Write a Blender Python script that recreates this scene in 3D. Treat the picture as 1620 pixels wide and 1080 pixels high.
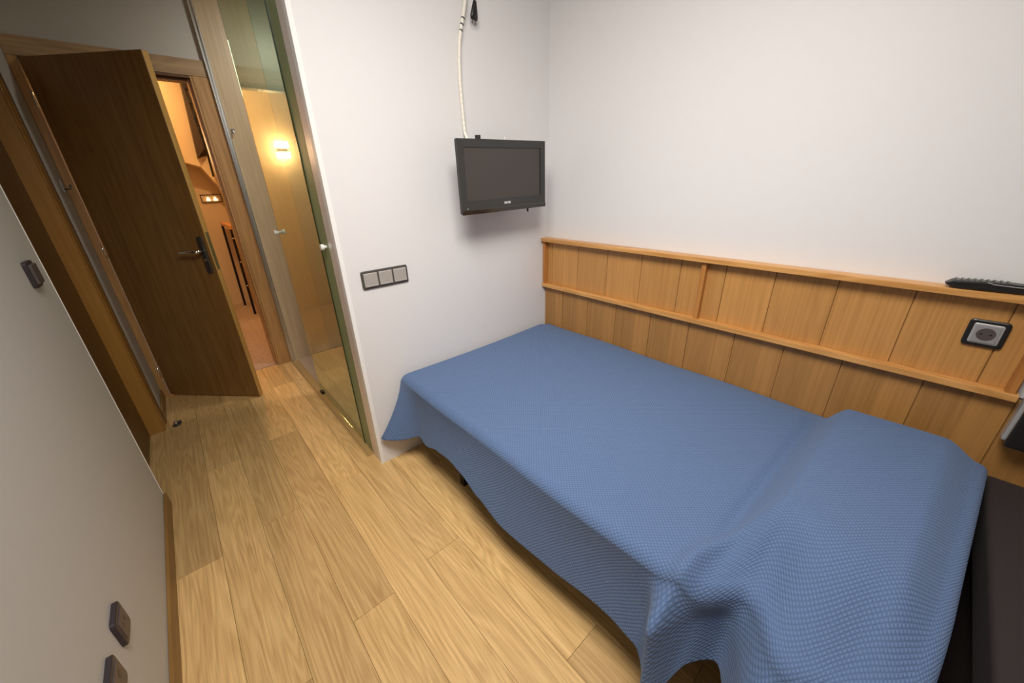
import bpy, bmesh, math, random
from mathutils import Vector, Matrix

for o in list(bpy.data.objects):
    bpy.data.objects.remove(o)
scene = bpy.context.scene
col = scene.collection

# ------------------------------------------------------------------ camera
cam_data = bpy.data.cameras.new('camera')
cam_data.sensor_width = 36.0
cam_data.lens = 588.34 / 1620 * 36.0
cam_data.clip_start = 0.01
cam = bpy.data.objects.new('camera', cam_data)
cam.matrix_world = (Matrix.Translation((-1.7862, -1.6705, 1.3852))
                    @ Matrix.Rotation(-0.7186, 4, 'Z')
                    @ Matrix.Rotation(1.1623, 4, 'X')
                    @ Matrix.Rotation(-0.0286, 4, 'Z'))
col.objects.link(cam)
scene.camera = cam

# ------------------------------------------------------------------ light and exposure
scene.view_settings.view_transform = 'Standard'
scene.view_settings.look = 'None'
scene.view_settings.gamma = 1.0
scene.view_settings.use_curve_mapping = False
scene.view_settings.exposure = 0.0
world = bpy.data.worlds.new('world')
scene.world = world
world.use_nodes = True
world.node_tree.nodes['Background'].inputs[0].default_value = (0.9, 0.92, 1.0, 1)
world.node_tree.nodes['Background'].inputs[1].default_value = 0.02


def area(name, loc, size, power, color, target=None, rot=None, spread=180, sy=None):
    l = bpy.data.lights.new(name, 'AREA')
    l.energy = power
    l.color = color
    if sy:
        l.shape = 'RECTANGLE'
        l.size = size
        l.size_y = sy
    else:
        l.shape = 'DISK'
        l.size = size
    l.spread = math.radians(spread)
    o = bpy.data.objects.new(name, l)
    o.location = loc
    if target is not None:
        o.rotation_euler = (Vector(target) - Vector(loc)).to_track_quat('-Z', 'Y').to_euler()
    col.objects.link(o)
    return o


def point(name, loc, power, color, r=0.03):
    l = bpy.data.lights.new(name, 'POINT')
    l.energy = power
    l.color = color
    l.shadow_soft_size = r
    o = bpy.data.objects.new(name, l)
    o.location = loc
    col.objects.link(o)
    return o


KEY = area('ceiling_lamp_light', (-1.48, -1.32, 2.50), 0.95, 40.5, (1.0, 0.965, 0.925), target=(-0.62, -0.55, 0.2), spread=132)
HALL_COL = (1.0, 0.57, 0.22)
area('hallway_fill_light', (-1.45, 2.75, 2.56), 0.12, 14, HALL_COL, target=(-1.4, 3.0, 0))  # unseen warm light added to brighten the hallway
area('hallway_fill_light_far', (-1.75, 3.75, 2.56), 0.12, 7, HALL_COL, target=(-1.75, 3.75, 0))  # second added light, for the far part of the hallway
area('bathroom_fill_light', (-0.75, 0.9, 2.45), 0.25, 9, (1.0, 0.96, 0.86), target=(-0.70, 1.6, 1.2), spread=150)  # unseen light added to brighten the bathroom behind the glass

# ------------------------------------------------------------------ materials


def nt(name):
    m = bpy.data.materials.new(name)
    m.use_nodes = True
    t = m.node_tree
    b = t.nodes['Principled BSDF']
    return m, t, b


def link(t, a, b):
    t.links.new(a, b)


def node(t, kind, **kw):
    n = t.nodes.new(kind)
    for k, v in kw.items():
        if k.startswith('i_'):
            n.inputs[int(k[2:])].default_value = v
        else:
            setattr(n, k, v)
    return n


def plain(name, c, rough=0.5, metal=0.0, noise=0.0, bump=0.0, nscale=60, coat=0.0, emit=None, es=0.0):
    m, t, b = nt(name)
    b.inputs['Base Color'].default_value = (*c, 1)
    b.inputs['Roughness'].default_value = rough
    b.inputs['Metallic'].default_value = metal
    b.inputs['Coat Weight'].default_value = coat
    if emit:
        b.inputs['Emission Color'].default_value = (*emit, 1)
        b.inputs['Emission Strength'].default_value = es
    if noise or bump:
        tc = node(t, 'ShaderNodeTexCoord')
        n = node(t, 'ShaderNodeTexNoise')
        n.inputs['Scale'].default_value = nscale
        n.inputs['Detail'].default_value = 5
        link(t, tc.outputs['Object'], n.inputs['Vector'])
        if noise:
            r = node(t, 'ShaderNodeMapRange')
            r.inputs[3].default_value = 1 - noise
            r.inputs[4].default_value = 1 + noise
            link(t, n.outputs[0], r.inputs[0])
            mx = node(t, 'ShaderNodeVectorMath', operation='SCALE')
            mx.inputs[0].default_value = c
            link(t, r.outputs[0], mx.inputs['Scale'])
            link(t, mx.outputs[0], b.inputs['Base Color'])
        if bump:
            bp = node(t, 'ShaderNodeBump')
            bp.inputs['Strength'].default_value = bump
            bp.inputs['Distance'].default_value = 0.002
            link(t, n.outputs[0], bp.inputs['Height'])
            link(t, bp.outputs[0], b.inputs['Normal'])
    return m


def wood(name, dark, light, axis='Z', fine=70, along=1.6, rough=0.42, ring=0.35, attr=False, tone=(0.8, 1.15),
         coat=0.0, contrast=(0.3, 0.72), ringk=(7, 0.9), ringn=55.0):
    """Grain stretched along an axis; attr reads a per-plank 'tone' value."""
    m, t, b = nt(name)
    b.inputs['Roughness'].default_value = rough
    b.inputs['Coat Weight'].default_value = coat
    b.inputs['Coat Roughness'].default_value = 0.25
    tc = node(t, 'ShaderNodeTexCoord')
    src = tc.outputs['Object']
    at = None
    if attr:
        at = node(t, 'ShaderNodeAttribute', attribute_name='tone')
        sc = node(t, 'ShaderNodeVectorMath', operation='SCALE')
        sc.inputs['Scale'].default_value = 37.0
        link(t, at.outputs['Vector'], sc.inputs[0])
        ad = node(t, 'ShaderNodeVectorMath', operation='ADD')
        link(t, src, ad.inputs[0])
        link(t, sc.outputs[0], ad.inputs[1])
        src = ad.outputs[0]
    s = {'X': (along, fine, fine), 'Y': (fine, along, fine), 'Z': (fine, fine, along)}[axis]
    mp = node(t, 'ShaderNodeMapping')
    mp.inputs['Scale'].default_value = s
    link(t, src, mp.inputs['Vector'])
    n1 = node(t, 'ShaderNodeTexNoise')
    n1.inputs['Scale'].default_value = 1.0
    n1.inputs['Detail'].default_value = 6
    n1.inputs['Roughness'].default_value = 0.62
    link(t, mp.outputs[0], n1.inputs['Vector'])
    # cathedral rings: iso-lines of a slow stretched noise
    mp2 = node(t, 'ShaderNodeMapping')
    ka, kb = ringk
    k = {'X': (kb, ka, ka), 'Y': (ka, kb, ka), 'Z': (ka, ka, kb)}[axis]
    mp2.inputs['Scale'].default_value = k
    link(t, src, mp2.inputs['Vector'])
    n2 = node(t, 'ShaderNodeTexNoise')
    n2.inputs['Scale'].default_value = 1.0
    n2.inputs['Detail'].default_value = 2.5
    n2.inputs['Roughness'].default_value = 0.5
    n2.inputs['Distortion'].default_value = 0.4
    link(t, mp2.outputs[0], n2.inputs['Vector'])
    ml = node(t, 'ShaderNodeMath', operation='MULTIPLY')
    ml.inputs[1].default_value = ringn
    link(t, n2.outputs[0], ml.inputs[0])
    sn = node(t, 'ShaderNodeMath', operation='SINE')
    link(t, ml.outputs[0], sn.inputs[0])
    mr = node(t, 'ShaderNodeMapRange')
    mr.inputs[1].default_value = -1
    mr.inputs[2].default_value = 1
    link(t, sn.outputs[0], mr.inputs[0])
    mix = node(t, 'ShaderNodeMix', data_type='FLOAT')
    mix.inputs[0].default_value = ring
    link(t, n1.outputs[0], mix.inputs[2])
    link(t, mr.outputs[0], mix.inputs[3])
    cr = node(t, 'ShaderNodeValToRGB')
    cr.color_ramp.elements[0].position = contrast[0]
    cr.color_ramp.elements[0].color = (*dark, 1)
    cr.color_ramp.elements[1].position = contrast[1]
    cr.color_ramp.elements[1].color = (*light, 1)
    link(t, mix.outputs[0], cr.inputs[0])
    out = cr.outputs[0]
    if attr:
        mr2 = node(t, 'ShaderNodeMapRange')
        mr2.inputs[3].default_value = tone[0]
        mr2.inputs[4].default_value = tone[1]
        link(t, at.outputs['Fac'], mr2.inputs[0])
        vm = node(t, 'ShaderNodeVectorMath', operation='SCALE')
        link(t, out, vm.inputs[0])
        link(t, mr2.outputs[0], vm.inputs['Scale'])
        out = vm.outputs[0]
    link(t, out, b.inputs['Base Color'])
    bp = node(t, 'ShaderNodeBump')
    bp.inputs['Strength'].default_value = 0.12
    bp.inputs['Distance'].default_value = 0.001
    link(t, mix.outputs[0], bp.inputs['Height'])
    link(t, bp.outputs[0], b.inputs['Normal'])
    return m


def hexc(r, g, b):
    f = lambda v: ((v / 255 + 0.055) / 1.055) ** 2.4 if v > 10 else v / 255 / 12.92
    return (f(r), f(g), f(b))


M = {}
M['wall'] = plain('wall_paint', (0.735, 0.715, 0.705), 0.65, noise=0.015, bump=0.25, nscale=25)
M['wall_left'] = plain('wall_paint_dimmed', (0.54, 0.52, 0.48), 0.6, noise=0.02, bump=0.2, nscale=25)  # white wall paint, dim light of left and back walls put into its colour
M['ceiling'] = plain('ceiling_paint', (0.8, 0.79, 0.77), 0.8)
M['bead'] = plain('corner_bead', (0.85, 0.83, 0.80), 0.35)
M['floor'] = wood('oak_floor', hexc(162, 122, 70), hexc(228, 190, 130), 'Y', fine=150, along=3.0, rough=0.40,
                  ring=0.15, attr=True, tone=(0.66, 1.26), ringk=(10, 0.8), ringn=95, contrast=(0.16, 0.80))
M['pine'] = wood('honey_wood_panel', hexc(166, 114, 56), hexc(214, 158, 90), 'Z', fine=130, along=1.0, rough=0.4,
                 ring=0.08, attr=True, tone=(0.62, 1.0), contrast=(0.1, 0.9))
M['pine_ledge'] = wood('honey_wood_ledge', hexc(186, 130, 66), hexc(220, 164, 98), 'Y', fine=60, along=1.0, rough=0.35,
                       ring=0.2)
M['pine_post'] = wood('honey_wood_post', hexc(160, 100, 45), hexc(200, 138, 70), 'Z', fine=60, rough=0.4, ring=0.1)
M['casing'] = wood('oak_casing', hexc(160, 118, 68), hexc(196, 152, 98), 'Z', fine=60, rough=0.4, ring=0.12)
M['casing_h'] = wood('oak_casing_head', hexc(156, 128, 94), hexc(192, 162, 124), 'X', fine=60, rough=0.4, ring=0.12)
M['leaf'] = wood('walnut_brown_door', hexc(118, 84, 40), hexc(144, 106, 56), 'Z', fine=45, rough=0.38, ring=0.1)
M['leaf_edge'] = wood('door_edge_wood', hexc(168, 125, 60), hexc(198, 154, 84), 'Z', fine=45, rough=0.4, ring=0.0)
M['side_door'] = wood('dark_side_door_wood', hexc(84, 56, 24), hexc(104, 72, 34), 'Z', fine=45, rough=0.4, ring=0.05)
M['jamb'] = wood('side_jamb_wood', hexc(150, 106, 46), hexc(172, 126, 62), 'Z', fine=45, rough=0.35, ring=0.05)
M['skirt'] = wood('skirting_wood', hexc(120, 86, 42), hexc(150, 112, 60), 'Y', fine=60, rough=0.4, ring=0.1)
M['veneer'] = wood('pale_wood_tile', hexc(184, 160, 126), hexc(204, 180, 146), 'Z', fine=60, rough=0.4, ring=0.08)
M['alu'] = plain('brushed_aluminium', (0.72, 0.70, 0.66), 0.28, 1.0)
M['chrome'] = plain('chrome', (0.8, 0.79, 0.77), 0.12, 1.0)
M['steel_dark'] = plain('dark_satin_steel', (0.18, 0.17, 0.165), 0.35, 0.9)
M['black'] = plain('black_plastic', (0.012, 0.011, 0.011), 0.35)
M['black_metal'] = plain('black_metal', (0.015, 0.012, 0.01), 0.4, 0.5)
M['tv_gloss'] = plain('tv_bezel_gloss', (0.018, 0.016, 0.014), 0.12, coat=0.3)
M['tv_screen'] = plain('tv_screen_matte', (0.050, 0.042, 0.037), 0.38)
M['sw_frame'] = plain('switch_frame_dark', (0.075, 0.066, 0.06), 0.35)
M['sw_rocker'] = plain('switch_rocker_grey', (0.44, 0.40, 0.36), 0.35, 0.15)
M['sw_dark'] = plain('switch_dark_violet', (0.035, 0.026, 0.03), 0.35)
M['sw_dark2'] = plain('socket_face_dark', (0.085, 0.068, 0.066), 0.4)
M['socket_grey'] = plain('socket_grey', (0.27, 0.26, 0.26), 0.35)
M['cable'] = plain('cream_cable_wrap', (0.80, 0.76, 0.66), 0.45)
M['white_plastic'] = plain('white_plastic', (0.85, 0.84, 0.80), 0.35)
M['silver'] = plain('silver_plastic', (0.42, 0.41, 0.40), 0.35, 0.3)
M['rubber_key'] = plain('rubber_key', (0.16, 0.16, 0.14), 0.6)
M['sheet'] = plain('white_sheet', (0.75, 0.72, 0.66), 0.9, bump=0.2, nscale=200)
M['dark_fabric'] = plain('dark_brown_upholstery', (0.026, 0.017, 0.017), 0.9, noise=0.15, bump=0.4, nscale=220)
M['hall_wall'] = plain('hallway_plaster', (0.78, 0.63, 0.44), 0.75, noise=0.02, nscale=6)
M['hall_floor'] = plain('hallway_carpet', (0.42, 0.31, 0.24), 0.8, noise=0.45, nscale=38, bump=0.3)
M['handrail'] = plain('orange_varnished_handrail', (0.62, 0.26, 0.07), 0.3)
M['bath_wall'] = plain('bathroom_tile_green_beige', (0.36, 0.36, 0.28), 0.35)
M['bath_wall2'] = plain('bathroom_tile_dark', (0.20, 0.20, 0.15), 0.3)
M['bath_floor'] = plain('bathroom_pink_marble', (0.50, 0.36, 0.26), 0.3, noise=0.1, nscale=10)
M['track'] = plain('gold_threshold', (0.46, 0.29, 0.11), 0.5, 0.1)
M['brass'] = plain('brass_plate', (0.40, 0.31, 0.14), 0.35, 0.8)
M['seal'] = plain('green_glass_seal', (0.27, 0.33, 0.17), 0.45)
M['seal_edge'] = plain('dark_green_glass_edge', (0.02, 0.035, 0.012), 0.15)
M['reveal'] = plain('glossy_wall_reveal', (0.80, 0.72, 0.67), 0.25, coat=0.25)
M['lamp_glass'] = plain('lit_frosted_glass', (1, 1, 1), 0.5, emit=(1.0, 0.64, 0.32), es=48)
M['tiny_lamp'] = plain('small_lit_lamp', (1, 1, 1), 0.5, emit=(1.0, 0.72, 0.36), es=5)
M['added_spot_lamp'] = plain('added_spot_lens', (1, 1, 1), 0.5, emit=(1.0, 0.72, 0.36), es=20)
M['room_lamp'] = plain('opal_lamp_shade', (1, 1, 1), 0.5, emit=(1.0, 0.95, 0.88), es=3)
M['paper'] = plain('cream_notice_paper', (0.88, 0.86, 0.70), 0.3)
M['stair_dark'] = plain('dark_stair_underside', (0.05, 0.028, 0.016), 0.45)

# pane of real glass, faintly green
mg = bpy.data.materials.new('green_glass')
mg.use_nodes = True
t = mg.node_tree
t.nodes.remove(t.nodes['Principled BSDF'])
gb = node(t, 'ShaderNodeBsdfGlass')
gb.inputs['Color'].default_value = (0.90, 0.945, 0.85, 1)
gb.inputs['Roughness'].default_value = 0.0
gb.inputs['IOR'].default_value = 1.5
link(t, gb.outputs[0], t.nodes['Material Output'].inputs['Surface'])
M['glass'] = mg

# woven bedspread: offset waffle cells from the cloth's own UV (metres)
m, t, b = nt('blue_waffle_cotton')
b.inputs['Roughness'].default_value = 0.9
b.inputs['Sheen Weight'].default_value = 0.15
b.inputs['Sheen Roughness'].default_value = 0.5
b.inputs['Sheen Tint'].default_value = (0.6, 0.75, 1, 1)
uv = node(t, 'ShaderNodeUVMap', uv_map='UVMap')
sp = node(t, 'ShaderNodeSeparateXYZ')
link(t, uv.outputs[0], sp.inputs[0])


def mth(op, a, bb=None, c=None):
    n = node(t, 'ShaderNodeMath', operation=op)
    for i, v in enumerate((a, bb, c)):
        if v is None:
            continue
        if isinstance(v, (int, float)):
            n.inputs[i].default_value = v
        else:
            link(t, v, n.inputs[i])
    return n.outputs[0]


wob = node(t, 'ShaderNodeTexNoise')
wob.inputs['Scale'].default_value = 9
link(t, uv.outputs[0], wob.inputs['Vector'])
wx = mth('MULTIPLY_ADD', wob.outputs[0], 0.010, sp.outputs[0])
d1 = mth('ABSOLUTE', mth('SINE', mth('MULTIPLY', mth('ADD', wx, sp.outputs[1]), math.pi / 0.0125)))
d2 = mth('ABSOLUTE', mth('SINE', mth('MULTIPLY', mth('SUBTRACT', wx, sp.outputs[1]), math.pi / 0.0125)))
waf = mth('MULTIPLY', d1, d2)
fz = node(t, 'ShaderNodeTexNoise')
fz.inputs['Scale'].default_value = 420
fz.inputs['Detail'].default_value = 3
link(t, uv.outputs[0], fz.inputs['Vector'])
hgt = mth('ADD', mth('MULTIPLY', waf, 0.75), mth('MULTIPLY', fz.outputs[0], 0.35))
bp = node(t, 'ShaderNodeBump')
bp.inputs['Strength'].default_value = 0.75
bp.inputs['Distance'].default_value = 0.0024
link(t, hgt, bp.inputs['Height'])
link(t, bp.outputs[0], b.inputs['Normal'])
cr = node(t, 'ShaderNodeValToRGB')
cr.color_ramp.elements[0].position = 0.0
cr.color_ramp.elements[0].color = (*hexc(46, 65, 98), 1)
cr.color_ramp.elements[1].position = 0.8
cr.color_ramp.elements[1].color = (*hexc(103, 128, 168), 1)
link(t, mth('MULTIPLY_ADD', hgt, 0.40, 0.28), cr.inputs[0])  # relief shading put into the colour: cell grooves darker, crowns lighter
link(t, cr.outputs[0], b.inputs['Base Color'])
M['spread'] = m
M['spread_edge'] = plain('bedspread_hem', hexc(86, 108, 150), 0.9)

# ------------------------------------------------------------------ mesh helpers


def new_obj(name, bm, mat, parent=None, smooth=False, loc=None):
    me = bpy.data.meshes.new(name)
    bm.normal_update()
    bm.to_mesh(me)
    bm.free()
    mats = mat if isinstance(mat, (list, tuple)) else [mat]
    for mm in mats:
        me.materials.append(mm)
    if smooth:
        for p in me.polygons:
            p.use_smooth = True
    o = bpy.data.objects.new(name, me)
    if parent is not None:
        o.parent = parent
    if loc:
        o.location = loc
    col.objects.link(o)
    return o


def box(bm, x0, x1, y0, y1, z0, z1, bevel=0.0, seg=2, M4=None, mi=0):
    r = bmesh.ops.create_cube(bm, size=1.0)
    vs = r['verts']
    for v in vs:
        v.co = Vector(((x0 + x1) / 2 + v.co.x * (x1 - x0), (y0 + y1) / 2 + v.co.y * (y1 - y0),
                       (z0 + z1) / 2 + v.co.z * (z1 - z0)))
    fs = set(f for v in vs for f in v.link_faces)
    if bevel > 0:
        es = list(set(e for v in vs for e in v.link_edges))
        rr = bmesh.ops.bevel(bm, geom=es, offset=bevel, segments=seg, profile=0.7, affect='EDGES')
        fs = set(f for f in rr['faces']) | set(f for f in fs if f.is_valid)
        vs = list(set(v for f in fs for v in f.verts))
    if M4 is not None:
        for v in vs:
            v.co = M4 @ v.co
    for f in fs:
        if f.is_valid:
            f.material_index = mi
    return vs


def prism(bm, pts, axis, a0, a1, M4=None):
    """Extrude a polygon. axis 'Y': pts are (x,z); 'X': pts are (y,z); 'Z': pts are (x,y)."""
    def mk(p, a):
        return {'Y': (p[0], a, p[1]), 'X': (a, p[0], p[1]), 'Z': (p[0], p[1], a)}[axis]
    A = [bm.verts.new(mk(p, a0)) for p in pts]
    B = [bm.verts.new(mk(p, a1)) for p in pts]
    n = len(pts)
    bm.faces.new(A)
    bm.faces.new(B[::-1])
    for i in range(n):
        bm.faces.new((A[i], B[i], B[(i + 1) % n], A[(i + 1) % n]))
    bmesh.ops.recalc_face_normals(bm, faces=bm.faces[:])
    if M4 is not None:
        for v in A + B:
            v.co = M4 @ v.co
    return A + B


def tube(bm, pts, r, seg=14, cap=True):
    pts = [Vector(p) for p in pts]
    rs = r if isinstance(r, (list, tuple)) else [r] * len(pts)
    rings = []
    up = Vector((0, 0, 1))
    prev = None
    for i, p in enumerate(pts):
        d = (pts[min(i + 1, len(pts) - 1)] - pts[max(i - 1, 0)]).normalized()
        if prev is None:
            a = up if abs(d.dot(up)) < 0.9 else Vector((1, 0, 0))
            x = d.cross(a).normalized()
        else:
            x = (prev - d * prev.dot(d)).normalized()
        prev = x
        y = d.cross(x).normalized()
        rings.append([bm.verts.new(p + (x * math.cos(k * 2 * math.pi / seg) + y * math.sin(k * 2 * math.pi / seg)) * rs[i])
                      for k in range(seg)])
    for i in range(len(rings) - 1):
        for k in range(seg):
            bm.faces.new((rings[i][k], rings[i][(k + 1) % seg], rings[i + 1][(k + 1) % seg], rings[i + 1][k]))
    if cap:
        bm.faces.new(rings[0][::-1])
        bm.faces.new(rings[-1])


def roundrect(w, h, r, n=5):
    pts = []
    for cx, cy, a0 in ((w / 2 - r, h / 2 - r, 0), (-w / 2 + r, h / 2 - r, 90), (-w / 2 + r, -h / 2 + r, 180),
                       (w / 2 - r, -h / 2 + r, 270)):
        for k in range(n + 1):
            a = math.radians(a0 + 90 * k / n)
            pts.append((cx + r * math.cos(a), cy + r * math.sin(a)))
    return pts


def plate(bm, w, h, r, t0, t1, inset=0.0, cx=0, cy=0, n=5):
    """Rounded plate in local XY, thickness in Z from t0 to t1, top edge chamfered by inset."""
    P = roundrect(w, h, r, n)
    Q = roundrect(w - 2 * inset, h - 2 * inset, max(r - inset * 0.5, 0.0005), n)
    A = [bm.verts.new((x + cx, y + cy, t0)) for x, y in P]
    B = [bm.verts.new((x + cx, y + cy, t1 - inset * 0.6)) for x, y in P]
    C = [bm.verts.new((x + cx, y + cy, t1)) for x, y in Q]
    m = len(P)
    bm.faces.new(A[::-1])
    bm.faces.new(C)
    for i in range(m):
        j = (i + 1) % m
        bm.faces.new((A[i], A[j], B[j], B[i]))
        bm.faces.new((B[i], B[j], C[j], C[i]))


def thing(name, label, cat, loc, group=None, rot=None):
    o = bpy.data.objects.new(name, None)
    o.empty_display_size = 0.05
    o.location = loc
    if rot is not None:
        o.rotation_euler = rot
    o['label'] = label
    o['category'] = cat
    if group:
        o['group'] = group
    col.objects.link(o)
    return o


def tag(o, label, cat, group=None):
    o['label'] = label
    o['category'] = cat
    if group:
        o['group'] = group
    return o


def struct(name, bm, mat, label=None):
    o = new_obj(name, bm, mat)
    o['kind'] = 'structure'
    if label:
        o['label'] = label
    return o


def simple_box(name, mat, *a, parent=None, bevel=0.0, kind=None):
    bm = bmesh.new()
    box(bm, *a, bevel=bevel)
    o = new_obj(name, bm, mat, parent)
    if kind:
        o['kind'] = kind
    return o


# ------------------------------------------------------------------ room shell
XL, YC, XG = -2.157, 1.787, -1.283
CH = 2.62
YF = -2.85
# floor: individual planks, 15 cm wide, laid along Y
random.seed(5)
bm = bmesh.new()
lay = bm.faces.layers.float.new('tone_f')
starts = {-2: (-0.07, .35), -1: (0.588, .80), 0: (-0.015, .15), 1: (0.66, .85), 2: (0.02, .95), 3: (-0.66, .80), 4: (-1.26, .95),
          5: (-0.2, .85), 6: (-0.9, .6), 7: (0.1, .7), 8: (-0.5, .8), 9: (.4, .6), 10: (0, .7), 11: (.3, .6)}
x0, w, L = -1.845, 0.1525, 1.35
tones = {(-2, 0): .25, (-2, 1): .45, (-1, 0): .40, (-1, 1): .55, (-1, -1): .62, (0, 0): .35, (0, 1): .72, (1, 0): .78, (1, 1): .62,
         (1, -1): .42, (2, 0): .95, (2, 1): .50, (3, 0): .72, (3, 1): .95, (4, 0): .85, (4, 1): .80, (3, -1): .80}
for i in range(-2, 13):
    xa, xb = x0 + (i) * w, x0 + (i + 1) * w
    if i == -2:
        xa = -2.30
    ph = starts.get(i, (0.3, .7))[0]
    for k in range(-3, 3):
        ya, yb = ph + k * L, ph + (k + 1) * L
        ya, yb = max(ya, YF), min(yb, 1.800)
        if yb - ya < 0.02:
            continue
        xbb = min(xb, 0.0)
        if xbb - xa < 0.01:
            continue
        # planks stop at the glass line where the bathroom floor begins
        g = 0.0006
        tn = tones.get((i, k), random.uniform(.35, .9))
        vs = box(bm, xa + g, xbb - g, ya + g, yb - g, -0.012, 0.0)
        for f in set(f for v in vs for f in v.link_faces):
            f[lay] = tn
vs = box(bm, -2.35, 0.0, YF, 1.80, -0.05, -0.0125)
me_floor = bpy.data.meshes.new('floor')
bm.to_mesh(me_floor)
bm.free()


def tone_attr(me, lname='tone_f'):
    a = me.attributes.get(lname)
    vals = [d.value for d in a.data]
    ca_ = me.color_attributes.new('tone', 'FLOAT_COLOR', 'CORNER')
    for p in me.polygons:
        v = vals[p.index]
        for li in p.loop_indices:
            ca_.data[li].color = (v, v, v, 1)


tone_attr(me_floor)
me_floor.materials.append(M['floor'])
fo = bpy.data.objects.new('floor', me_floor)
fo['kind'] = 'structure'
col.objects.link(fo)

# wall behind the television
bm = bmesh.new()
box(bm, XG + 0.018, 0.12, 0.0, 0.105, 0.0, CH)
struct('wall_television', bm, M['wall'])
bm = bmesh.new()
box(bm, XG, XG + 0.018, 0.034, 0.105, 0.0, CH)
o = struct('trim_1', bm, M['reveal'])
bm = bmesh.new()
box(bm, XG - 0.001, XG + 0.0185, -0.0012, 0.034, 0.0, CH, bevel=0.001, seg=1)
struct('trim_2', bm, M['bead'])
# right wall
bm = bmesh.new()
box(bm, 0.0, 0.12, YF, 0.0, 0.0, CH)
struct('wall_right', bm, M['wall'])
# front wall behind camera, ceiling
bm = bmesh.new()
box(bm, -2.4, 0.12, YF - 0.1, YF, 0.0, CH)
struct('wall_front', bm, M['wall'])
bm = bmesh.new()
box(bm, -2.4, 0.12, YF - 0.1, 1.907, CH, CH + 0.1)
struct('ceiling', bm, M['ceiling'])
# left wall with side doorway
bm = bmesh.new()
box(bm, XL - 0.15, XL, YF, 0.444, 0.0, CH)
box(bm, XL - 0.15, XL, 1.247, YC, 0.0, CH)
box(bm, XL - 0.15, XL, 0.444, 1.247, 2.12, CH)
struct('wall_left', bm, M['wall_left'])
bm = bmesh.new()
box(bm, XL - 0.004, XL + 0.0015, 0.440, 0.4460, 0.07, 2.12)
struct('trim_3', bm, M['bead'])
# back wall with entry doorway
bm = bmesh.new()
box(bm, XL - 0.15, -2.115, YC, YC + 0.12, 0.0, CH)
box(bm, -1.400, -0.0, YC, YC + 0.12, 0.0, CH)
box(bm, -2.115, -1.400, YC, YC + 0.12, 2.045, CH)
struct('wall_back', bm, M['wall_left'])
# baseboards
bm = bmesh.new()
box(bm, XL, XL + 0.012, YF, 0.444, 0.0, 0.070, bevel=0.002, seg=1)
struct('baseboard_left', bm, M['skirt'])
bm = bmesh.new()
box(bm, XL, XL + 0.012, 1.353, YC - 0.014, 0.0, 0.070, bevel=0.002, seg=1)
struct('baseboard_entry', bm, M['skirt'])

# side doorway: dark closed door, pale far jamb
sd = thing('door_2', 'dark brown closed side door recessed in the left wall', 'door', (XL - 0.069, 0.84, 0.0))
sd['kind'] = 'structure'
del sd['category']


def part_box(name, mat, parent, x0_, x1_, y0_, y1_, z0_, z1_, bevel=0.0, M4=None, smooth=False):
    bm = bmesh.new()
    box(bm, x0_, x1_, y0_, y1_, z0_, z1_, bevel=bevel)
    if M4 is not None:
        bm.transform(M4)
    p = Vector(parent.location) if parent is not None else Vector()
    if parent is not None:
        bm.transform(Matrix.Translation(-p))
    return new_obj(name, bm, mat, parent, smooth)


part_box('door_leaf', M['side_door'], sd, XL - 0.104, XL - 0.069, 0.462, 1.233, 0.006, 2.09, 0.002)
bm = bmesh.new()
box(bm, XL - 0.149, XL + 0.0, 1.235, 1.2465, 0.0, 2.118)
box(bm, XL + 0.0002, XL + 0.006, 1.238, 1.335, 0.0, 2.13, bevel=0.002, seg=1)
box(bm, XL - 0.149, XL + 0.0, 0.447, 0.459, 0.0, 2.118)
box(bm, XL - 0.149, XL + 0.0, 0.459, 1.235, 2.10, 2.118)
bm.transform(Matrix.Translation(-sd.location))
new_obj('jamb', bm, M['jamb'], sd)
bm = bmesh.new()
box(bm, XL + 0.0002, XL + 0.010, 1.3355, 1.352, 0.0, 2.13)
bm.transform(Matrix.Translation(-sd.location))
new_obj('casing_edge', bm, M['side_door'], sd)

# ------------------------------------------------------------------ entry door: frame and open leaf
df = thing('door_1', 'open brown entry door with lever handle in an oak frame', 'door', (-1.757, YC, 0.0))
df['kind'] = 'structure'
del df['category']
T = Matrix.Translation(-df.location)
bm = bmesh.new()
fw = 0.089
box(bm, -1.400, -1.400 + fw - 0.002, YC - 0.013, YC - 0.0005, 0.0, 2.0445, bevel=0.003, seg=2)
bm.transform(T)
new_obj('frame_side', bm, M['casing'], df)
bm = bmesh.new()
box(bm, XL + 0.001, -2.118, YC - 0.013, YC - 0.0005, 0.0, 2.0445, bevel=0.003, seg=2)
bm.transform(T)
new_obj('frame_side', bm, M['casing'], df)
bm = bmesh.new()
box(bm, XL + 0.001, -1.400 + fw - 0.002, YC - 0.013, YC - 0.0005, 2.0455, 2.0455 + fw, bevel=0.003, seg=2)
bm.transform(T)
new_obj('frame_head', bm, M['casing_h'], df)
bm = bmesh.new()   # jamb lining inside the wall opening, with rebate
box(bm, -1.412, -1.4005, YC - 0.010, YC + 0.115, 0.0, 2.044)
box(bm, -1.424, -1.412, YC + 0.030, YC + 0.115, 0.0, 2.032)
box(bm, -2.1145, -2.103, YC + 0.032, YC + 0.115, 0.0, 2.044)
bm.transform(T)
new_obj('jamb', bm, M['casing'], df)
bm = bmesh.new()
box(bm, -2.1145, -1.412, YC - 0.010, YC + 0.115, 2.0325, 2.0445)
box(bm, -2.103, -1.424, YC + 0.030, YC + 0.115, 2.020, 2.0325)
bm.transform(T)
new_obj('jamb_head', bm, M['side_door'], df)
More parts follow.
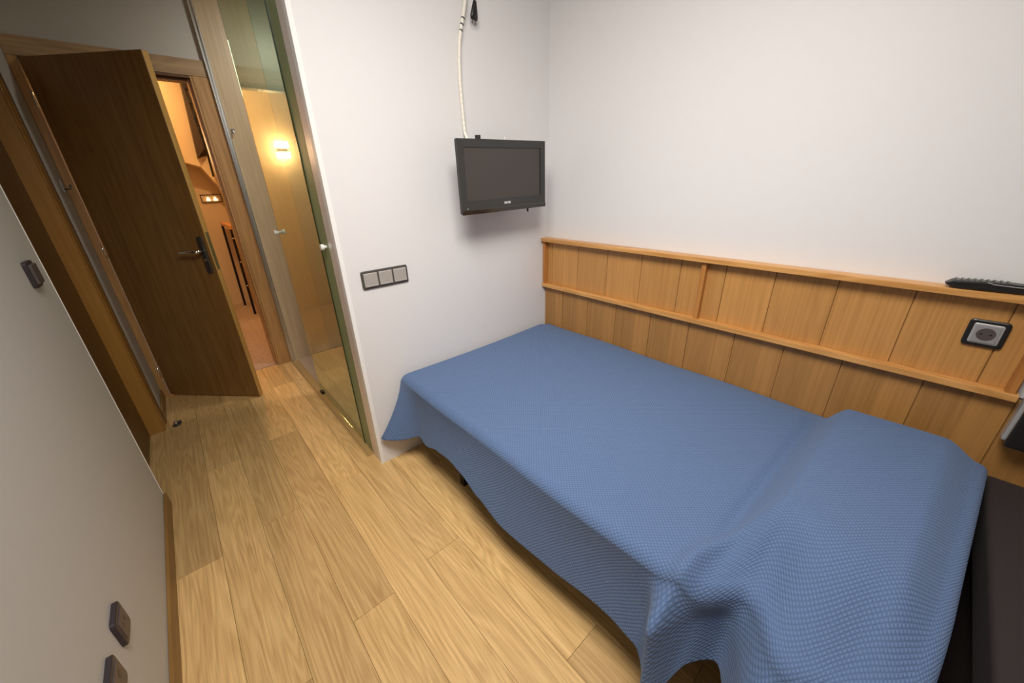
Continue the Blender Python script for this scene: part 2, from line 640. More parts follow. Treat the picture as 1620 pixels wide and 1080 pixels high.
for sx in (-1.56, -1.525):
    bm = bmesh.new()
    bmesh.ops.create_uvsphere(bm, u_segments=12, v_segments=8, radius=0.005)
    bm.transform(Matrix.Translation((sx - df.location.x, 0.060, 2.019)))
    new_obj('screw', bm, M['chrome'], df, True)

# leaf in local frame: u along leaf, n out of the face seen from the room, z up
hx, hy, ang, lw = -2.1247, 1.7874, 0.802, 0.7095
u = Vector((math.cos(ang), -math.sin(ang), 0))
nrm = Vector((-math.sin(ang), -math.cos(ang), 0))
ML = Matrix(((u.x, nrm.x, 0, hx), (u.y, nrm.y, 0, hy), (u.z, nrm.z, 1, 0), (0, 0, 0, 1)))
T2 = Matrix.Translation(-df.location) @ ML
bm = bmesh.new()
box(bm, 0.016, lw, -0.036, 0.0, 0.012, 2.040, bevel=0.0015, seg=1)
for f in bm.faces:
    if f.normal.x > 0.8 and f.calc_center_median().x > lw - 0.004:
        f.material_index = 1
bm.transform(T2)
leaf = new_obj('door_leaf', bm, [M['leaf'], M['leaf_edge']], df)


def leafpart(name, bm, mat, smooth=False, parent=None):
    bm.transform(T2)
    return new_obj(name, bm, mat, leaf, smooth)


# long plate (local XY -> u,z ; Z -> n)
Rp = Matrix(((1, 0, 0, 0), (0, 0, 1, 0), (0, 1, 0, 0), (0, 0, 0, 1)))   # (x,y,z)->(x, z, y)
bm = bmesh.new()
plate(bm, 0.040, 0.225, 0.0195, 0.0, 0.009, 0.004, n=8)
bmesh.ops.reverse_faces(bm, faces=bm.faces[:])
bm.transform(Matrix.Translation((0.668, 0, 1.012)) @ Rp)
leafpart('handle_plate', bm, M['steel_dark'], False)
bm = bmesh.new()
tube(bm, [(0.668, 0.008, 1.040), (0.668, 0.042, 1.040), (0.660, 0.050, 1.040), (0.640, 0.054, 1.041), (0.60, 0.052, 1.040),
          (0.56, 0.050, 1.038), (0.545, 0.049, 1.037)], [0.010, 0.010, 0.010, 0.0095, 0.009, 0.0085, 0.007])
leafpart('lever_handle', bm, M['chrome'], True)
bm = bmesh.new()
tube(bm, [(0.668, 0.006, 0.985), (0.668, 0.014, 0.985)], 0.008)
leafpart('lock_cylinder', bm, M['chrome'], False)
bm = bmesh.new()
box(bm, lw - 0.0005, lw + 0.002, -0.029, -0.008, 0.925, 1.150, bevel=0.0008, seg=1)
leafpart('lock_faceplate', bm, M['brass'])
for z in (0.20, 1.05, 1.85):
    bm = bmesh.new()
    tube(bm, [(0.009, 0.004, z - 0.045), (0.009, 0.004, z + 0.045)], 0.006, 10)
    leafpart('hinge', bm, M['chrome'], True)

# ------------------------------------------------------------------ aluminium channel and bathroom beyond the glass
bm = bmesh.new()
box(bm, -1.3125, -1.306, YC - 0.030, YC - 0.0008, 0.0, CH - 0.001)
box(bm, -1.306, -1.292, YC - 0.016, YC - 0.0008, 0.0, CH - 0.001)
box(bm, -1.292, -1.286, YC - 0.030, YC - 0.0008, 0.0, CH - 0.001)
struct('trim_4', bm, M['alu'])
bm = bmesh.new()
box(bm, -1.282, -0.98, YC - 0.010, YC - 0.0008, 0.0, CH - 0.001)
struct('trim_5', bm, M['veneer'])
bm = bmesh.new()
box(bm, -0.979, -0.0, YC - 0.012, YC - 0.0008, 0.0, CH - 0.001)
struct('wall_bathroom_back', bm, M['bath_wall'])
bm = bmesh.new()
box(bm, -0.012, 0.12, 0.1055, YC, 0.0, CH - 0.001)
struct('wall_bathroom_right', bm, M['bath_wall'])
bm = bmesh.new()
box(bm, -1.24, -0.013, 0.1055, 0.120, 0.0, CH - 0.001)
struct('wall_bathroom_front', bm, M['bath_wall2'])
bm = bmesh.new()
box(bm, -1.262, -0.013, 0.121, YC - 0.0125, 0.0005, 0.004)
struct('trim_6', bm, M['bath_floor'])
# threshold track
bm = bmesh.new()
box(bm, -1.308, -1.262, 0.106, YC - 0.031, 0.0003, 0.006, bevel=0.001, seg=1)
box(bm, -1.318, -1.310, 0.106, YC - 0.031, 0.0003, 0.003)
struct('trim_7', bm, M['track'])

gd = thing('sliding_glass_door', 'green tinted sliding glass door beside the white wall end', 'glass door', (XG, 0.65, 0.0075))
T3 = Matrix.Translation(-gd.location)
bm = bmesh.new()
box(bm, XG, XG + 0.008, 0.236, 1.060, 0.008, 2.55)
bm.transform(T3)
new_obj('glass_pane', bm, M['glass'], gd)
bm = bmesh.new()
box(bm, XG - 0.001, XG + 0.009, 0.2285, 0.2355, 0.008, 2.55)
bm.transform(T3)
new_obj('edge_profile', bm, M['seal_edge'], gd)
bm = bmesh.new()
ky, kz = 1.035, 1.132
tube(bm, [(XG - 0.001, ky, kz), (XG - 0.012, ky, kz), (XG - 0.014, ky, kz), (XG - 0.030, ky, kz)], [0.008, 0.008, 0.015, 0.015], 20)
tube(bm, [(XG + 0.009, ky, kz), (XG + 0.020, ky, kz), (XG + 0.022, ky, kz), (XG + 0.034, ky, kz)], [0.008, 0.008, 0.014, 0.014], 20)
bm.transform(T3)
new_obj('knob', bm, M['white_plastic'], gd, False)
bm = bmesh.new()
box(bm, XG - 0.012, XG + 0.014, 0.985, 1.03, -0.0005, 0.022, bevel=0.003)
bm.transform(T3)
new_obj('floor_guide', bm, M['black_metal'], gd)
fp = thing('fixed_glass_panel', 'narrow green glass strip between the sliding door and the white wall end', 'glass panel', (XG + 0.03, 0.19, 0.006))
T3 = Matrix.Translation(-fp.location)
bm = bmesh.new()
box(bm, XG + 0.003, XG + 0.012, 0.1065, 0.2275, 0.006, 2.55)
bm.transform(T3)
new_obj('glass_panel', bm, M['seal'], fp)
bm = bmesh.new()
tube(bm, [(XG + 0.0028, 0.150, 1.135), (XG - 0.006, 0.150, 1.135), (XG - 0.008, 0.150, 1.135), (XG - 0.022, 0.150, 1.135)], [0.007, 0.007, 0.013, 0.013], 18)
bm.transform(T3)
new_obj('knob', bm, M['white_plastic'], fp, False)

# coat hook on pale tile by the aluminium channel
hk = thing('wall_hook', 'tiny white hook on pale wood tile beside the glass door', 'hook', (-1.262, YC - 0.0105, 1.745))
bm = bmesh.new()
tube(bm, [(0, 0, 0), (0, -0.02, 0), (0, -0.024, -0.004), (0, -0.024, -0.02)], 0.0055, 10)
new_obj('hook_peg', bm, M['white_plastic'], hk, True)
bm = bmesh.new()
box(bm, -0.012, 0.012, -0.004, 0.0, -0.004, 0.014, bevel=0.001)
new_obj('hook_plate', bm, M['steel_dark'], hk)

# ------------------------------------------------------------------ hallway
bm = bmesh.new()
box(bm, -3.4, -0.9, 1.802, 4.6, -0.05, 0.0)
box(bm, -2.103, -1.412, 1.8015, 1.906, 0.0, 0.004)
struct('floor_hallway', bm, M['hall_floor'])
bm = bmesh.new()
box(bm, -3.4, -0.9, 1.9075, 4.6, 2.58, 2.66)
struct('ceiling_hallway', bm, M['hall_wall'])
bm = bmesh.new()
box(bm, -3.4, -0.9, 4.20, 4.35, 0.0, 2.58)
struct('wall_hallway_back', bm, M['hall_wall'])
bm = bmesh.new()
box(bm, -3.4, -1.60, 3.30, 3.42, 0.0, 2.58)
struct('wall_hallway_lamp', bm, M['hall_wall'])
bm = bmesh.new()
box(bm, -1.14, -0.9, 1.908, 4.20, 0.0, 2.58)
struct('wall_hallway_right', bm, M['hall_wall'])
bm = bmesh.new()
box(bm, -3.4, -3.25, 1.908, 4.20, 0.0, 2.58)
box(bm, -3.25, XL - 0.15, YC + 0.121, YC + 0.16, 0.0, 2.58)
struct('wall_hallway_left', bm, M['hall_wall'])
# sloping plaster soffit of the stair
bm = bmesh.new()
prism(bm, [(-1.60, 1.70), (-1.462, 1.656), (-1.326, 1.608), (-1.265, 1.487), (-1.199, 1.374), (-1.142, 1.27), (-1.142, 1.75),
           (-1.336, 1.688), (-1.276, 2.405), (-1.276, 2.579), (-1.60, 2.579)], 'Y', 3.90, 4.199)
struct('trim_8', bm, M['hall_wall'])

st = thing('stair_flight', 'dark underside of the upper stair flight seen through the entry door', 'stairs', (-1.25, 3.88, 1.7))
T4 = Matrix.Translation(-st.location)
bm = bmesh.new()
prism(bm, [(-1.276, 2.42), (-1.205, 2.42), (-1.172, 2.059), (-1.183, 1.721), (-1.219, 1.83), (-1.336, 1.688)], 'Y', 3.80, 3.899)
bm.transform(T4)
new_obj('stringer', bm, M['stair_dark'], st)
bm = bmesh.new()
tube(bm, [(-1.262, 3.785, 2.40), (-1.242, 3.785, 1.80), (-1.254, 3.785, 1.506)], 0.009, 10)
bm.transform(T4)
new_obj('rail_post', bm, M['black_metal'], st)
for k in range(5):
    bm = bmesh.new()
    zt = 2.36 - k * 0.12
    box(bm, -1.268 + .004 * k, -1.235 + .004 * k, 3.77, 3.80, zt - 0.05, zt)
    bm.transform(T4)
    new_obj('tread_bracket', bm, M['black_metal'], st)

rl = thing('stair_railing', 'orange wooden handrail on slim black metal posts in the hallway', 'railing', (-1.29, 3.8, 0.0))
T5 = Matrix.Translation(-rl.location)
bm = bmesh.new()
box(bm, -1.300, -1.235, 3.35, 4.12, 0.985, 1.025, bevel=0.008)
bm.transform(T5)
new_obj('handrail', bm, M['handrail'], rl)
for (xb, yb, xt, yt) in ((-1.318, 4.07, -1.29, 4.07), (-1.292, 3.55, -1.272, 3.55)):
    bm = bmesh.new()
    box(bm, xb - 0.011, xb + 0.011, yb - 0.02, yb + 0.02, 0.0, 0.984)
    for v in bm.verts:
        v.co.x += (xt - xb) * v.co.z
    bm.transform(T5)
    new_obj('post', bm, M['black_metal'], rl)
for z in (0.35, 0.62, 0.88):
    bm = bmesh.new()
    bmesh.ops.create_uvsphere(bm, u_segments=10, v_segments=8, radius=0.009)
    bm.transform(Matrix.Translation((-1.292 - rl.location.x + .02 * z, 3.522 - rl.location.y, z)))
    new_obj('stud', bm, M['chrome'], rl, True)

sg = thing('emergency_light', 'small rectangular wall light with two glowing triangles in the hallway', 'wall light', (-1.30, 4.198, 1.285))
bm = bmesh.new()
w_, h_, th = 0.20, 0.085, 0.006
for a in ((-w_ / 2, w_ / 2, h_ / 2 - th, h_ / 2), (-w_ / 2, w_ / 2, -h_ / 2, -h_ / 2 + th),
          (-w_ / 2, -w_ / 2 + th, -h_ / 2, h_ / 2), (w_ / 2 - th, w_ / 2, -h_ / 2, h_ / 2)):
    box(bm, a[0], a[1], -0.020, 0.0, a[2], a[3])
new_obj('frame', bm, M['stair_dark'], sg)
bm = bmesh.new()
box(bm, -w_ / 2 + th, w_ / 2 - th, -0.010, 0.0, -h_ / 2 + th, h_ / 2 - th)
new_obj('back_panel', bm, M['hall_wall'], sg)
for cx in (-0.032, 0.035):
    bm = bmesh.new()
    prism(bm, [(cx - 0.020, -0.024), (cx + 0.020, -0.024), (cx, 0.014)], 'Y', -0.018, -0.0105)
    new_obj('lamp', bm, M['tiny_lamp'], sg)

# sconce on hallway wall, seen mirrored in the glass door
sc = thing('wall_sconce', 'glowing warm up and down wall lamp reflected in the glass door', 'lamp', (-1.925, 3.30, 1.745))
bm = bmesh.new()
box(bm, -0.045, 0.045, -0.055, 0.0, -0.018, 0.018, bevel=0.002)
new_obj('bracket', bm, M['steel_dark'], sc)
for s in (1, -1):
    bm = bmesh.new()
    plate(bm, 0.115, 0.080, 0.008, 0.0, 0.055, 0.004)
    bm.transform(Matrix.Translation((0, -0.058, 0.022 if s > 0 else -0.077)))
    new_obj('lamp_shade', bm, M['lamp_glass'], sc)
for i, (x, y) in enumerate(((-1.45, 2.75), (-1.75, 3.75))):  # unseen fittings added for the two hallway lights
    o = thing('added_ceiling_spot', ('added round lit ceiling spot over the hallway just outside the door',
                               'added round lit ceiling spot at the far end of the hallway')[i], 'lamp', (x, y, 2.58))
    bm = bmesh.new()
    tube(bm, [(0, 0, 0), (0, 0, -0.012)], [0.055, 0.05], 24)
    new_obj('rim', bm, M['alu'], o)
    bm = bmesh.new()
    tube(bm, [(0, 0, -0.0121), (0, 0, -0.015)], [0.040, 0.036], 24)
    new_obj('lens', bm, M['added_spot_lamp'], o)

# ------------------------------------------------------------------ headboard panelling on the right wall
hb = thing('headboard_panelling', 'honey wooden plank panelling with two ledges behind the bed', 'headboard', (0, -1.0, 0))
T6 = Matrix.Translation(-hb.location)


def planks(joints, z0, z1, xf, seed, split=False):
    random.seed(seed)
    bm = bmesh.new()
    lay = bm.faces.layers.float.new('tone_f')
    for a, c in zip(joints[:-1], joints[1:]):
        if split:
            m_ = a + (c - a) * 0.58
            segs = [(a, m_, random.uniform(.10, .25)), (m_, c, random.uniform(.36, .55))]  # two-tone veneer bands, both toned darker for the shade under the ledge
        else:
            segs = [(a, c, random.uniform(.72, 1.0))]
        g = 0.0016
        # one plank with chamfered long edges
        ya, yb = c, a
        P = [(-0.001, ya), (-0.001, yb), (xf + 0.004, yb), (xf + 0.004, yb - g), (xf, yb - g - 0.0015)]
        P2 = [(xf, ya + g + 0.0015), (xf + 0.004, ya + g), (xf + 0.004, ya)]
        for j, (sa, sb, tn) in enumerate(segs):
            lo, hi = sb, sa
            y_lo = lo + (g if lo == c else 0)
            y_hi = hi - (g if hi == a else 0)
            vs = box(bm, xf, -0.001, y_lo, y_hi, z0, z1)
            for f in set(f for v in vs for f in v.link_faces):
                f[lay] = tn
    # dark backing visible in the grooves
    vs = box(bm, xf + 0.006, -0.0005, joints[-1], joints[0], z0, z1)
    for f in set(f for v in vs for f in v.link_faces):
        f[lay] = 0.0
    bm.transform(T6)
    me = bpy.data.meshes.new('panel')
    bm.to_mesh(me)
    bm.free()
    tone_attr(me)
    me.materials.append(M['pine'])
    return me


jl = [-0.002, -0.158, -0.355, -0.555, -0.766, -0.970, -1.176, -1.365, -1.553, -1.768, -1.963, -2.165, -2.365, -2.565, -2.75]
ju = [-0.002, -0.062, -0.267, -0.474, -0.681, -0.887, -1.087, -1.273, -1.470, -1.668, -1.873, -1.955]
for nm, me in (('lower_planks', planks(jl, 0.004, 0.738, -0.019, 3, True)), ('upper_planks', planks(ju, 0.7615, 1.0285, -0.019, 8))):
    o = bpy.data.objects.new(nm, me)
    o.parent = hb
    col.objects.link(o)
bm = bmesh.new()
box(bm, -0.062, -0.001, -1.957, -0.003, 1.029, 1.050, bevel=0.003)
bm.transform(T6)
new_obj('top_ledge', bm, M['pine_ledge'], hb)
bm = bmesh.new()
box(bm, -0.052, -0.001, -1.957, -0.003, 0.7385, 0.7610, bevel=0.003)
bm.transform(T6)
new_obj('lower_ledge', bm, M['pine_ledge'], hb)
for y in (-0.013, -1.000, -1.938):
    bm = bmesh.new()
    box(bm, -0.046, -0.0195, y - 0.010, y + 0.010, 0.7615, 1.0285, bevel=0.001)
    bm.transform(T6)
    new_obj('upright', bm, M['pine_post'], hb)

# ------------------------------------------------------------------ sockets and switches


def wallframe(pos, facing):
    """matrix mapping plate local (x right, y up, z out) to the wall. facing: '-y', '-x', '+x'"""
    p = Vector(pos)
    if facing == '-y':
        X, Z = Vector((1, 0, 0)), Vector((0, -1, 0))
    elif facing == '-x':
        X, Z = Vector((0, -1, 0)), Vector((-1, 0, 0))
    else:
        X, Z = Vector((0, 1, 0)), Vector((1, 0, 0))
    Y = Vector((0, 0, 1))
    return Matrix(((X.x, Y.x, Z.x, 0), (X.y, Y.y, Z.y, 0), (X.z, Y.z, Z.z, 0), (0, 0, 0, 1)))


def device(name, label, cat, pos, facing, build):
    e = thing(name, label, cat, pos)
    R = wallframe(pos, facing)
    for nm, mat, fn, sub in build:
        bm = bmesh.new()
        fn(bm)
        bm.transform(R)
        if R.determinant() < 0:
            bmesh.ops.reverse_faces(bm, faces=bm.faces[:])
        o = new_obj(nm, bm, mat, e)
    return e


def triple_frame(bm):
    plate(bm, 0.223, 0.082, 0.008, 0, 0.008, 0.003)


def rocker(cx):
    def f(bm):
        plate(bm, 0.0625, 0.060, 0.003, 0.008, 0.014, 0.003, cx=cx, cy=0.001)
        plate(bm, 0.0605, 0.006, 0.001, 0.008, 0.0150, 0.001, cx=cx, cy=-0.0265)
    return f


def rim(cx):
    def f(bm):
        plate(bm, 0.067, 0.066, 0.004, 0.0079, 0.0095, 0.001, cx=cx)
    return f


device('light_switch', 'triple grey rocker light switch in dark frame on white wall', 'light switch', (-1.097, -0.0003, 0.990), '-y',
       [('frame', M['sw_frame'], triple_frame, None)] +
       [('rocker', M['sw_rocker'], rocker(c), None) for c in (-0.0705, 0, 0.0705)])


def sq_frame(t=0.008):
    return lambda bm: plate(bm, 0.082, 0.082, 0.010, 0, t, 0.003)


def disc(r, z0, z1, cx=0, cy=0, n=28):
    def f(bm):
        tube(bm, [(cx, cy, z0), (cx, cy, z1)], r, n)
    return f


device('wall_socket', 'grey round socket in black frame on wooden panel under remote', 'socket', (-0.0192, -1.843, 0.920), '-x',
       [('frame', M['black'], sq_frame(0.010), None),
        ('bezel', M['silver'], lambda bm: plate(bm, 0.060, 0.062, 0.005, 0.010, 0.0125, 0.002), None),
        ('cover', M['socket_grey'], lambda bm: plate(bm, 0.050, 0.054, 0.005, 0.0125, 0.0145, 0.001), None),
        ('outlet', M['sw_dark2'], disc(0.0195, 0.0145, 0.0150), None),
        ('contact_hole', M['black'], disc(0.0027, 0.0150, 0.0152, 0.0095, 0), None),
        ('contact_hole', M['black'], disc(0.0027, 0.0150, 0.0152, -0.0095, 0), None)])
device('light_switch', 'single dark rocker switch on left wall beside doorway edge', 'light switch', (XL + 0.0003, 0.2455, 1.149), '+x',
       [('frame', M['sw_dark'], sq_frame(0.011), None),
        ('rocker', M['sw_dark2'], lambda bm: plate(bm, 0.064, 0.062, 0.004, 0.011, 0.018, 0.002), None)])
device('wall_socket', 'dark socket with two holes low on left wall, upper of the pair', 'socket', (XL + 0.0003, -0.578, 0.400), '+x',
       [('frame', M['sw_dark'], sq_frame(0.011), None),
        ('cover', M['sw_dark2'], lambda bm: plate(bm, 0.062, 0.056, 0.004, 0.011, 0.013, 0.002), None),
        ('port', M['black'], lambda bm: plate(bm, 0.009, 0.013, 0.001, 0.013, 0.0133, 0.0, cx=0.010, cy=0.004), None),
        ('port', M['black'], lambda bm: plate(bm, 0.009, 0.013, 0.001, 0.013, 0.0133, 0.0, cx=-0.012, cy=0.004), None)])
device('wall_socket', 'dark single-outlet socket low on left wall, nearest the bottom edge', 'socket', (XL + 0.0003, -0.735, 0.400), '+x',
       [('frame', M['sw_dark'], sq_frame(0.011), None),
        ('cover', M['sw_dark2'], lambda bm: plate(bm, 0.062, 0.060, 0.004, 0.011, 0.013, 0.002), None),
        ('outlet', M['black'], disc(0.010, 0.013, 0.0134, 0.008, 0.006), None)])

# remote control lying on the top ledge
rc = thing('remote_control', 'black remote control with rubber keys lying on the top ledge', 'remote control', (-0.036, -1.80, 1.0502),
           rot=(0, 0, math.radians(7)))
bm = bmesh.new()
NN = 14
prof = []
for i in range(NN + 1):
    tt = i / NN
    y = 0.082 - 0.20 * tt
    half = 0.021 if 0.05 < tt < 0.95 else 0.014
    zt = 0.023 + 0.004 * math.sin(tt * math.pi) - (0.009 if tt < 0.03 else 0)
    zb = 0.0 + (0.009 * (1 - tt / 0.12) ** 2 if tt < 0.12 else 0)
    prof.append((y, half, zb, zt))
rings = []
for y, hf, zb, zt in prof:
    rings.append([bm.verts.new(p) for p in ((-hf, y, zb + 0.004), (-hf + 0.005, y, zb), (hf - 0.005, y, zb), (hf, y, zb + 0.004),
                                            (hf, y, zt - 0.004), (hf - 0.003, y, zt), (-hf + 0.003, y, zt), (-hf, y, zt - 0.004))])
for a, c in zip(rings[:-1], rings[1:]):
    for k in range(8):
        bm.faces.new((a[k], a[(k + 1) % 8], c[(k + 1) % 8], c[k]))
bm.faces.new(rings[0][::-1])
bm.faces.new(rings[-1])
bmesh.ops.recalc_face_normals(bm, faces=bm.faces[:])
new_obj('body', bm, M['black'], rc)
for r_ in range(9):
    for c_ in range(3):
        bm = bmesh.new()
        y = 0.062 - r_ * 0.0125
        tt = (0.082 - y) / 0.20
        plate(bm, 0.008, 0.006, 0.002, 0.0, 0.0035, 0.001)
        bm.transform(Matrix.Translation((-0.012 + c_ * 0.012, y, 0.0228 + 0.004 * math.sin(tt * math.pi))))
        new_obj('button', bm, M['rubber_key'], rc)
bm = bmesh.new()
tube(bm, [(-0.0205, 0.005, 0.0262), (-0.0213, -0.01, 0.0222), (-0.0213, -0.05, 0.0205), (-0.0213, -0.10, 0.0205)], 0.0012, 8)
new_obj('silver_line', bm, M['silver'], rc)

# handset / bedside device at the right edge
ph = thing('wall_handset', 'grey and black handset on the wooden panel at right edge', 'handset', (-0.020, -2.02, 0.60))
A0, A1 = Vector((-0.066, -1.992, 0.622)), Vector((-0.058, -1.997, 0.80))
bm = bmesh.new()
box(bm, -0.012, 0.024, -0.035, 0.030, 0.0, 0.17, bevel=0.006)
d = (A1 - A0).normalized()
Rm = Matrix.Translation(A0 - ph.location) @ Vector((0, 0, 1)).rotation_difference(d).to_matrix().to_4x4()
bm.transform(Rm)
new_obj('handset_body', bm, M['silver'], ph)
bm = bmesh.new()
box(bm, -0.030, -0.0125, -0.030, 0.022, -0.012, 0.17, bevel=0.006)
bm.transform(Rm)
new_obj('handset_cover', bm, M['black'], ph)
bm = bmesh.new()
box(bm, -0.045, 0.0, -0.03, 0.03, 0.03, 0.16, bevel=0.004)
new_obj('wall_bracket', bm, M['black'], ph)

# ------------------------------------------------------------------ television
tv = thing('television', 'small black flat television mounted high beside the wall corner', 'television', (-0.478, 0.0, 1.405))
cx, cz = 0.0, 0.0
TW, TH = 0.551, 0.315
Rt = Matrix.Translation((0, -0.160, 0)) @ Matrix.Rotation(math.radians(-0.9), 4, 'Y') @ Matrix.Rotation(math.radians(90), 4, 'X')
bm = bmesh.new()
plate(bm, TW, TH, 0.006, -0.009, -0.001, 0.001, n=3)
plate(bm, TW - 0.07, TH - 0.05, 0.01, -0.040, -0.0091, 0.001, n=3)
bm.transform(Rt)
new_obj('back_shell', bm, M['black'], tv)
sw_, sh_ = 0.483, 0.225
sy_ = 0.012
bm = bmesh.new()
fr = [(-TW / 2, TW / 2, sy_ + sh_ / 2, TH / 2), (-TW / 2, TW / 2, -TH / 2, sy_ - sh_ / 2),
      (-TW / 2, -sw_ / 2, sy_ - sh_ / 2, sy_ + sh_ / 2), (sw_ / 2, TW / 2, sy_ - sh_ / 2, sy_ + sh_ / 2)]
for a in fr:
    box(bm, a[0], a[1], a[2], a[3], -0.001, 0.006)
# sloping chin under the screen
prism(bm, [(-TH / 2, 0.006), (-TH / 2 + 0.020, 0.006), (-TH / 2 + 0.016, 0.010), (-TH / 2 - 0.002, 0.008)], 'X', -TW / 2, TW / 2)
bmesh.ops.recalc_face_normals(bm, faces=bm.faces[:])
bm.transform(Rt)
new_obj('bezel', bm, M['tv_gloss'], tv)
bm = bmesh.new()
box(bm, -sw_ / 2, sw_ / 2, sy_ - sh_ / 2, sy_ + sh_ / 2, -0.001, 0.002)
bm.transform(Rt)
new_obj('screen', bm, M['tv_screen'], tv)


def text_mesh(body, size, M4, mat, parent, name='lettering', depth=0.0006):
    cu = bpy.data.curves.new(name, 'FONT')
    cu.body = body
    cu.size = size
    cu.extrude = depth
    cu.align_x = 'CENTER'
    cu.align_y = 'CENTER'
    tmp = bpy.data.objects.new('tmp_text', cu)
    col.objects.link(tmp)
    bpy.context.view_layer.update()
    me = bpy.data.meshes.new_from_object(tmp.evaluated_get(bpy.context.evaluated_depsgraph_get()))
    bpy.data.objects.remove(tmp)
    me.transform(M4)
    me.name = name
    me.materials.clear()
    me.materials.append(mat)
    o = bpy.data.objects.new(name, me)
    o.parent = parent
    col.objects.link(o)
    return o


text_mesh('NEVIR', 0.016, Rt @ Matrix.Translation((0.002, -0.1215, 0.0066)), M['white_plastic'], tv)
bm = bmesh.new()
tube(bm, [(-0.243, -0.133, 0.0055), (-0.243, -0.133, 0.0068)], 0.003, 10)
bm.transform(Rt)
new_obj('power_light', bm, M['silver'], tv)
bm = bmesh.new()
box(bm, -0.05, 0.05, -0.128, -0.10, -0.05, 0.05, bevel=0.003)
box(bm, -0.02, 0.02, -0.10, -0.02, -0.02, 0.02)
box(bm, -0.05, 0.05, -0.02, -0.0003, -0.05, 0.05, bevel=0.003)
new_obj('wall_mount', bm, M['black_metal'], tv)
bm = bmesh.new()
tube(bm, [(-0.155, -0.158, 0.155), (-0.155, -0.158, 0.170)], 0.013, 14)
new_obj('mount_knob', bm, M['black'], tv)
bm = bmesh.new()
tube(bm, [(0.020, -0.140, 0.158), (0.020, -0.140, 0.172)], 0.0025, 8)
new_obj('aerial_plug', bm, M['white_plastic'], tv)
bm = bmesh.new()
tube(bm, [(0.160, -0.150, -0.150), (0.160, -0.150, -0.170), (0.161, -0.151, -0.178)], [0.006, 0.005, 0.002], 8)
new_obj('cable_plug', bm, M['black'], tv)

# cream spiral-wrapped cable from the TV to the ceiling
pts = [(-0.600, -0.10, 1.46), (-0.601, -0.05, 1.54), (-0.603, -0.020, 1.60), (-0.603, -0.016, 1.651), (-0.606, -0.016, 1.72), (-0.608, -0.016, 1.80), (-0.605, -0.016, 1.88),
       (-0.597, -0.016, 1.95), (-0.580, -0.016, 2.011), (-0.563, -0.016, 2.06), (-0.552, -0.016, 2.103), (-0.54, -0.016, 2.2), (-0.53, -0.016, 2.35), (-0.525, -0.016, CH - 0.001)]
fine = []
for a, c in zip(pts[:-1], pts[1:]):
    for k in range(24):
        s = k / 24
        fine.append(tuple(a[i] + (c[i] - a[i]) * s for i in range(3)))
fine.append(pts[-1])
rad = []
acc = 0
for i, p in enumerate(fine):
    if i:
        acc += (Vector(p) - Vector(fine[i - 1])).length
    q = (acc / 0.022) % 1.0
    rad.append(0.0078 * (1.0 - 0.16 * math.exp(-((q - 0.5) / 0.13) ** 2)))
cb_ = thing('cable_conduit', 'cream spiral-wrapped cable running up the wall from the television', 'cable', (-0.603, -0.016, 1.60))
bm = bmesh.new()
tube(bm, fine, rad, 12)
bm.transform(Matrix.Translation(-cb_.location))
new_obj('spiral_wrap', bm, M['cable'], cb_, True)
for z in (2.037, 2.014, 1.991):
    # find centre of path at height z
    c0 = min(fine, key=lambda p: abs(p[2] - z))
    bm = bmesh.new()
    tube(bm, [(c0[0] - 0.0, c0[1], z - 0.0025), (c0[0] + 0.001, c0[1], z + 0.0025)], 0.0086, 14)
    bm.transform(Matrix.Translation((c0[0], c0[1], z)) @ Matrix.Rotation(math.radians(28), 4, 'Y') @ Matrix.Translation((-c0[0], -c0[1], -z)))
    bm.transform(Matrix.Translation(-cb_.location))
    new_obj('black_tape', bm, M['black'], cb_, True)

pg = thing('power_plug', 'black two-pin plug hanging beside the cream cable', 'plug', (-0.520, -0.030, 2.04))
bm = bmesh.new()
R1 = Matrix.Rotation(math.radians(8), 4, 'Y')
sec = [(0.0, 0.018, 0.008), (0.012, 0.0195, 0.0095), (0.03, 0.016, 0.009), (0.05, 0.011, 0.008), (0.065, 0.008, 0.007)]
rings = []
for z, hx_, hy_ in sec:
    rings.append([bm.verts.new((hx_ * math.cos(a) , hy_ * math.sin(a), z)) for a in [k * math.pi / 8 for k in range(16)]])
for a, c in zip(rings[:-1], rings[1:]):
    for k in range(16):
        bm.faces.new((a[k], a[(k + 1) % 16], c[(k + 1) % 16], c[k]))
bm.faces.new(rings[0][::-1])
bm.faces.new(rings[-1])
bm.transform(R1)
new_obj('plug_body', bm, M['black'], pg, True)
bm = bmesh.new()
tube(bm, [(0.006, 0, 0.06), (0.018, 0.004, 0.12), (0.03, 0.01, 0.30), (0.03, 0.012, CH - 2.041)], 0.0035, 8)
new_obj('cord', bm, M['black'], pg, True)
for s in (-1, 1):
    bm = bmesh.new()
    tube(bm, [(s * 0.0095, 0, 0.001), (s * 0.0090, 0, -0.017)], 0.002, 8)
    bm.transform(R1)
    new_obj('pin', bm, M['steel_dark'], pg, True)

# latch hook on the narrow left wall
lh = thing('door_latch', 'small grey metal latch on the left wall beside the entry frame', 'latch', (XL + 0.0005, 1.66, 1.42))
bm = bmesh.new()
box(bm, 0.0, 0.006, -0.02, 0.03, -0.03, 0.035, bevel=0.001)
new_obj('latch_plate', bm, M['silver'], lh)
bm = bmesh.new()
tube(bm, [(0.005, -0.005, -0.015), (0.030, -0.010, -0.015), (0.034, -0.010, 0.008)], 0.004, 10)
new_obj('latch_hook', bm, M['steel_dark'], lh, True)

